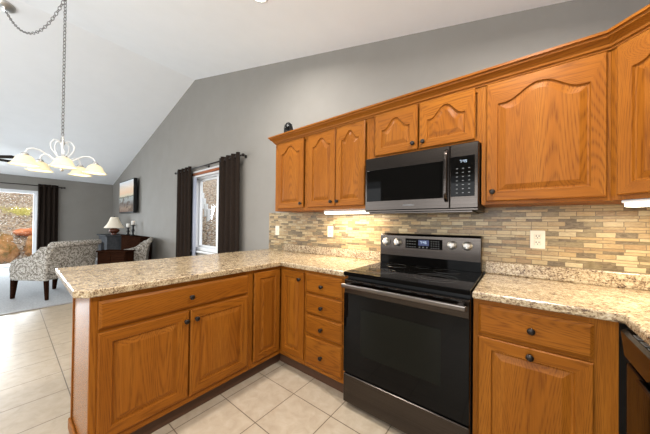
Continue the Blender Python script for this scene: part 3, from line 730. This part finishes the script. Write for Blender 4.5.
# ------------------------------------------------------------------ recessed lights
def can(label, x, y):
    s = 1 if x > RIDGE else -1; z = zc(x); a = tl*s
    t = thing('recessed_light', label, 'ceiling light', (x, y, z), 0, 'recessed ceiling lights')
    t.rotation_euler = (0, a, 0)
    MB().lathe([(.088, -.001), (.085, -.006), (.068, -.008), (.064, -.003)], (0, 0, 0), (0, 0, 1), 28, caps=False).build('trim_ring', TRIM, t, True)
    MB().lathe([(.066, -.003), (.05, -.0055), (.001, -.006)], (0, 0, 0), (0, 0, 1), 28, caps=False).build('lens', LENS, t, True)
    area('recessed_lamp', (0, 0, -.012), (0, 0, 0), .12, .12, P_CAN, (1, .97, .93), t, 165, 'DISK')
can('lit recessed ceiling light above the peninsula at the top edge', -.75, -.86)
can('unseen recessed light added above the right counter', 1.05, -.95)  # this and the next two are out of view, added to light the kitchen
can('unseen recessed light added over the open kitchen floor', -.75, -2.7)
can('unseen recessed light added behind the viewer', 1.05, -2.9)

# ------------------------------------------------------------------ ceiling fan (blade tip enters at the left edge)
FX, FY, FZ = -7.66, -2.46, 2.53
t = thing('ceiling_fan', 'dark bladed ceiling fan of the living room at the left edge', 'ceiling fan', (FX, FY, FZ-.15))
MB().lathe([(.06, 0), (.055, -.03), (.02, -.05)], (FX, FY, zc(FX)+.01), (0, 0, 1), 16).build('canopy', NICKEL, t)
MB().tube([(FX, FY, FZ+.08), (FX, FY, zc(FX)-.03)], .012, 10).build('downrod', NICKEL, t)
MB().lathe([(.02, .09), (.09, .07), (.11, .02), (.11, -.05), (.07, -.09), (.07, -.13), (.01, -.15)], (FX, FY, FZ), (0, 0, 1), 20).build('motor', NICKEL, t)
for k in range(5):
    a = math.radians(38+72*k); M_ = Matrix.Translation((FX, FY, FZ)) @ Matrix.Rotation(a, 4, 'Z') @ Matrix.Rotation(math.radians(-13), 4, 'X')
    f = MB(); f.box(.16, .72, -.065, .065, -.004, .004, .003, M=M_); f.box(.09, .20, -.02, .02, -.008, -.0045, M=M_); f.build('blade', BLADE, t)

# ------------------------------------------------------------------ living room
def accent_chair(label, loc, rz, src=None):
    if src: 
        c = copy_tree(src); c.location = loc; c.rotation_euler = (0, 0, rz); c['label'] = label; return c
    t = thing('accent_chair', label, 'armchair', loc, rz, 'damask accent chairs')
    # local: front is +x, width along y
    MB().box(-.28, .36, -.33, .33, .30, .41, .03, seg=3).build('seat_frame', DAMASK, t, True)
    MB().box(-.20, .36, -.31, .31, .405, .50, .035, seg=3).build('seat_cushion', DAMASK, t, True)
    f = MB(); f.prism([(-.19, .40), (-.31, .40), (-.36, .70), (-.40, .86), (-.33, .88), (-.27, .72)], -.38, .38, 'y', .02, 2); bk = f.build('backrest', DAMASK, t, True)
    MB().lathe([(.001, -.42), (.035, -.415), (.05, -.40), (.05, .36), (.035, .375), (.001, .38)], (-.38, 0, .858), (0, 1, 0), 18, caps=False).build('top_roll', DAMASK, bk, True)
    for s in (-1, 1):
        f = MB(); f.prism([(.24, .31), (.27, .48), (.24, .60), (.18, .635), (.06, .655), (-.06, .69), (-.16, .76), (-.23, .83), (-.36, .84), (-.31, .31)], *sorted((s*.315, s*.40)), axis='y', bev=.02, seg=2); f.build('arm', DAMASK, t, True)
    for x, y in ((.315, .29), (.315, -.29)):
        f = MB(); q = [(x-.03, y-.03), (x+.03, y-.03), (x+.03, y+.03), (x-.03, y+.03)]; b = [(x+.01, y-.018), (x+.045, y-.018), (x+.045, y+.018), (x+.01, y+.018)]
        f.add([(*p, .0) for p in b]+[(*p, .305) for p in q], [(3, 2, 1, 0), (4, 5, 6, 7)]+[(i, (i+1) % 4, 4+(i+1) % 4, 4+i) for i in range(4)]); f.build('leg', DARKWOOD, t, True)
    for x, y in ((-.25, .32), (-.25, -.32)):
        f = MB(); q = [(x-.022, y-.022), (x+.022, y-.022), (x+.022, y+.022), (x-.022, y+.022)]; b = [(x-.03, y-.016), (x+.002, y-.016), (x+.002, y+.016), (x-.03, y+.016)]
        f.add([(*p, .0) for p in b]+[(*p, .305) for p in q], [(3, 2, 1, 0), (4, 5, 6, 7)]+[(i, (i+1) % 4, 4+(i+1) % 4, 4+i) for i in range(4)]); f.build('leg', DARKWOOD, t, True)
    return t
ch1 = accent_chair('grey damask accent chair with rolled back in front of the sliding door', (-5.235, -1.60, .008), math.atan2(-.58, -.81))
c2 = accent_chair('grey damask accent chair against the back wall behind the dark side table', (-5.5, -.5, .008), math.atan2(-.94, -.35), ch1); c2.scale = (.9, .85, .98)
# side table between
t = thing('side_table', 'dark wood side table standing between the two damask chairs', 'table', (-4.88, -.863, .008), YAW)
MB().box(-.27, .27, -.12, .12, .68, .707, .006).build('tabletop', DARKWOOD, t, True)
MB().box(-.25, .25, -.105, .105, .06, .68, .004).build('cabinet_body', DARKWOOD, t, True)
for x in (-.24, .18):
    for y in (-.10, .05): MB().box(x, x+.06, y, y+.05, 0, .06).build('foot', DARKWOOD, t, True)
for x in (-.24, .005): MB().box(x, x+.235, -.117, -.1055, .08, .66, .003).build('door', DARKWOOD, t, True)
# grey fireplace cabinet
t = thing('fireplace_mantel', 'grey electric fireplace cabinet in the far corner below the table lamp', 'fireplace', (-8.38, -.24, .008))
MB().box(-8.76, -7.68, -.50, -.02, .835, .875, .006).build('mantel_top', GREYWOOD, t)
MB().box(-8.71, -8.42, -.46, -.02, .008, .835, .004).build('side_pier', GREYWOOD, t)
MB().box(-8.02, -7.72, -.46, -.02, .008, .835, .004).build('side_pier', GREYWOOD, t)
MB().box(-8.42, -8.02, -.455, -.02, .66, .835, .003).build('header', GREYWOOD, t)
MB().box(-8.42, -8.02, -.40, -.02, .008, .66).build('firebox', BLACK, t)
# sideboard
t = thing('sideboard', 'long dark wood sideboard below the television', 'sideboard', (-6.6, -.13, .008))
MB().box(-7.40, -5.79, -.245, -.02, .86, .89, .006).build('top', DARKWOOD, t)
MB().box(-7.37, -5.82, -.23, -.02, .08, .86, .004).build('body', DARKWOOD, t)
for i in range(2):
    x = -7.35+i*.765; d = MB().box(x, x+.745, -.242, -.2305, .12, .84, .004).build('door', DARKWOOD, t); MB().lathe([(.006, 0), (.012, .015), (.001, .02)], (x+.64, -.242, .5), (0, -1, 0), 10).build('knob', BRONZE, d)
for x in (-7.35, -5.90):
    for y in (-.22, -.09): MB().box(x, x+.06, y, y+.06, .008, .08).build('foot', DARKWOOD, t)
# lamp
LX, LY, LZ = -7.93, -.27, .876
t = thing('table_lamp', 'table lamp with cream bell shade and copper base on the grey mantel', 'lamp', (LX, LY, LZ))
MB().lathe([(.08, 0), (.08, .015), (.05, .03), (.07, .05), (.115, .09), (.125, .125), (.10, .16), (.05, .19), (.025, .21)], (LX, LY, LZ), (0, 0, 1), 20).build('base', COPPER, t)
MB().tube([(LX, LY, LZ+.2), (LX, LY, LZ+.50)], .006, 8).build('stem', BRONZE, t)
pr = [(.225, .19), (.165, .28), (.12, .38), (.095, .455), (.08, .49)]
MB().lathe(pr+[(r-.004, z) for r, z in reversed(pr)], (LX, LY, LZ), (0, 0, 1), 24, caps=False).build('lamp_shade', CREAM, t)
MB().ball((LX, LY, LZ+.505), .014).build('finial', BRONZE, t)
def candle(label, x, y, h):
    z = .891; t = thing('candle_holder', label, 'candle holder', (x, y, z), 0, 'black candle holders')
    MB().lathe([(.06, 0), (.06, .012), (.03, .025), (.018, .05), (.03, h*.4), (.036, h*.5), (.02, h*.65), (.018, h-.03), (.05, h-.012), (.05, h)], (x, y, z), (0, 0, 1), 16).build('stand', BLACK, t)
    MB().lathe([(.038, h), (.038, h+.10), (.03, h+.105), (.001, h+.104)], (x, y, z), (0, 0, 1), 16).build('candle', CANDLE, t)
candle('shorter black candle holder with ivory candle on the dark sideboard', -7.18, -.14, .20)
candle('taller black candle holder with ivory candle on the dark sideboard', -6.76, -.14, .27)
# television
def tv_picture():
    m = mat('tv_picture', (.02, .02, .02), .15); t = NT(m)
    tc = t.n('ShaderNodeTexCoord'); sp = t.n('ShaderNodeSeparateXYZ'); t.l(tc.outputs['Object'], sp.inputs[0])
    zz = t.math('DIVIDE', sp.outputs[2], .84)
    zz = t.math('ADD', zz, t.math('MULTIPLY_ADD', t.noise(t.coords((1.5, 1, 6)), 2, 3), .12, -.06))
    sky = t.ramp(zz, [(0, (.20, .13, .10)), (.12, (.28, .21, .16)), (.25, (.16, .14, .13)), (.36, (.33, .36, .36)), (.46, (.36, .40, .38)), (.475, (.04, .06, .05)), (.515, (.65, .60, .46)), (.62, (.80, .58, .40)), (.75, (.80, .66, .52)), (1, (.60, .68, .74))])
    x = t.math('ABSOLUTE', t.math('SUBTRACT', sp.outputs[0], .12))
    tri = t.math('LESS_THAN', t.math('ADD', x, t.math('MULTIPLY', zz, 1.4)), .66)
    low = t.math('LESS_THAN', zz, .46); nb = t.math('GREATER_THAN', t.noise(t.coords((3.2, 1, 5)), 1, 3, .6), .52)
    c = t.mix(t.math('MULTIPLY', t.math('MULTIPLY', low, nb), .75), sky, (.09, .06, .04))
    t.l(c, t.b.inputs['Emission Color']); t.b.inputs['Emission Strength'].default_value = .95; return m
t = thing('television', 'flat wall mounted television showing a sunset beach scene', 'television', (-7.46, -.07, 1.47))
MB().box(-8.12, -6.80, -.13, -.055, 1.475, 2.375, .006).build('case', BLACK, t)
o = MB().box(-8.09, -6.83, -.133, -.1305, 1.51, 2.345).build('screen', tv_picture(), None); 
o.parent = t; o.location = o.location-t.location
MB().box(-7.7, -7.2, -.055, -.001, 1.8, 2.2).build('wall_bracket', BLACK, t)

# ------------------------------------------------------------------ outdoors
def hill(name, label, gx, gy, fz, matl):
    vs = []; fs = []; nx, ny = len(gx), len(gy)
    for y in gy:
        for x in gx: vs.append((x, y, fz(x, y)+.16*mnoise.noise(Vector((x*.9, y*.9, 1)))+.05*mnoise.noise(Vector((x*3, y*3, 5)))))
    for j in range(ny-1):
        for i in range(nx-1): fs.append((j*nx+i, j*nx+i+1, (j+1)*nx+i+1, (j+1)*nx+i))
    o = MB().add(vs, fs, 0, True).build(name, matl); o['kind'] = 'structure'; tag(o, label, 'ground'); return o
def lin(a, b, n): return [a+(b-a)*i/(n-1) for i in range(n)]
hill('hillside', 'leaf covered bank rising beyond the sliding glass door', lin(-22, -9.8, 60), lin(-11, .2, 60), lambda x, y: -.18+.62*max(0, -11.2-x), LEAVES)
def hz(x, y): return -.25+.55*y-.113*x
hill('hillside', 'leaf covered bank rising beyond the back window', lin(-16, 2, 70), lin(.3, 11, 50), lambda x, y: hz(x, y), LEAVES)
def boulder(label, c, r, sc, m):
    tag(MB().ball(c, r, 4, sc, .28).build('boulder', m), label, 'boulder', 'boulders on the bank')
boulder('large brown boulder at the left edge of the sliding door view', (-11.75, -2.33, .26), .46, (1, 1.0, 1.15), ROCKB)
boulder('large mossy boulder nearest the sliding door frame', (-11.9, -1.42, .30), .43, (1, .80, 1.25), ROCKB)
boulder('small reddish rock wedged between the two large boulders', (-12.55, -1.72, .84), .26, (1, 1.0, .5), ROCKR)
f = MB()
for i in range(900):
    x = -14.0+random.gauss(0, .10); y = -1.93+random.uniform(-.36, .36); z = -.18+.62*(-11.2-x); h = random.uniform(.05, .13); a = random.uniform(0, 6.28); q = .012
    dx, dy = q*math.cos(a), q*math.sin(a); lx, ly = random.uniform(-.1, .1), random.uniform(-.1, .1)
    f.add([(x-dx, y-dy, z), (x+dx, y+dy, z), (x+lx, y+ly, z+h)], [(0, 1, 2)])
tag(f.build('grass_tuft', GRASS), 'yellow grass patch on the leafy bank beyond the sliding door', 'grass', kind='stuff')
for i, lab in enumerate(['leftmost white post on the leafy bank seen through the back window', 'second white post from the left on the leafy bank', 'middle white post on the leafy bank seen through the window', 'fourth white post from the left on the leafy bank', 'rightmost white post on the leafy bank seen through the window']):
    x = -9.1+i*.75; y = 2.66-i*.30; z = hz(x, y); h = (2.62, 2.36, 2.08, 1.84, 1.64)[i]; w_ = .062-.007*i
    tag(MB().box(x-w_, x+w_, y-.05, y+.05, z-.25, h, .01).build('fence_post', WHITEWOOD), lab, 'post', 'white posts on the bank')
def shrub(label, c, r):
    t = thing('shrub', label, 'shrub', (c[0], c[1], c[2]-r))
    f = MB()
    for i in range(500):
        d = Vector((random.gauss(0, 1), random.gauss(0, 1), random.gauss(0, 1))).normalized()*r*random.uniform(.3, 1); p = Vector(c)+d; a = Vector((random.gauss(0, 1), random.gauss(0, 1), random.gauss(0, 1))).normalized(); b = a.orthogonal().normalized()*.03
        f.add([p-b, p+a*.05, p+b, p+a*.12], [(0, 1, 2, 3)])
    f.build('foliage', EVERGREEN, t)
    MB().tube([(c[0], c[1], c[2]-r-.3), (c[0]+.03, c[1], c[2])], .03, 8).build('stem', DARKWOOD, t)
shrub('dark green shrub above the white posts outside the back window', (-8.3, 3.6, 3.0), .6)
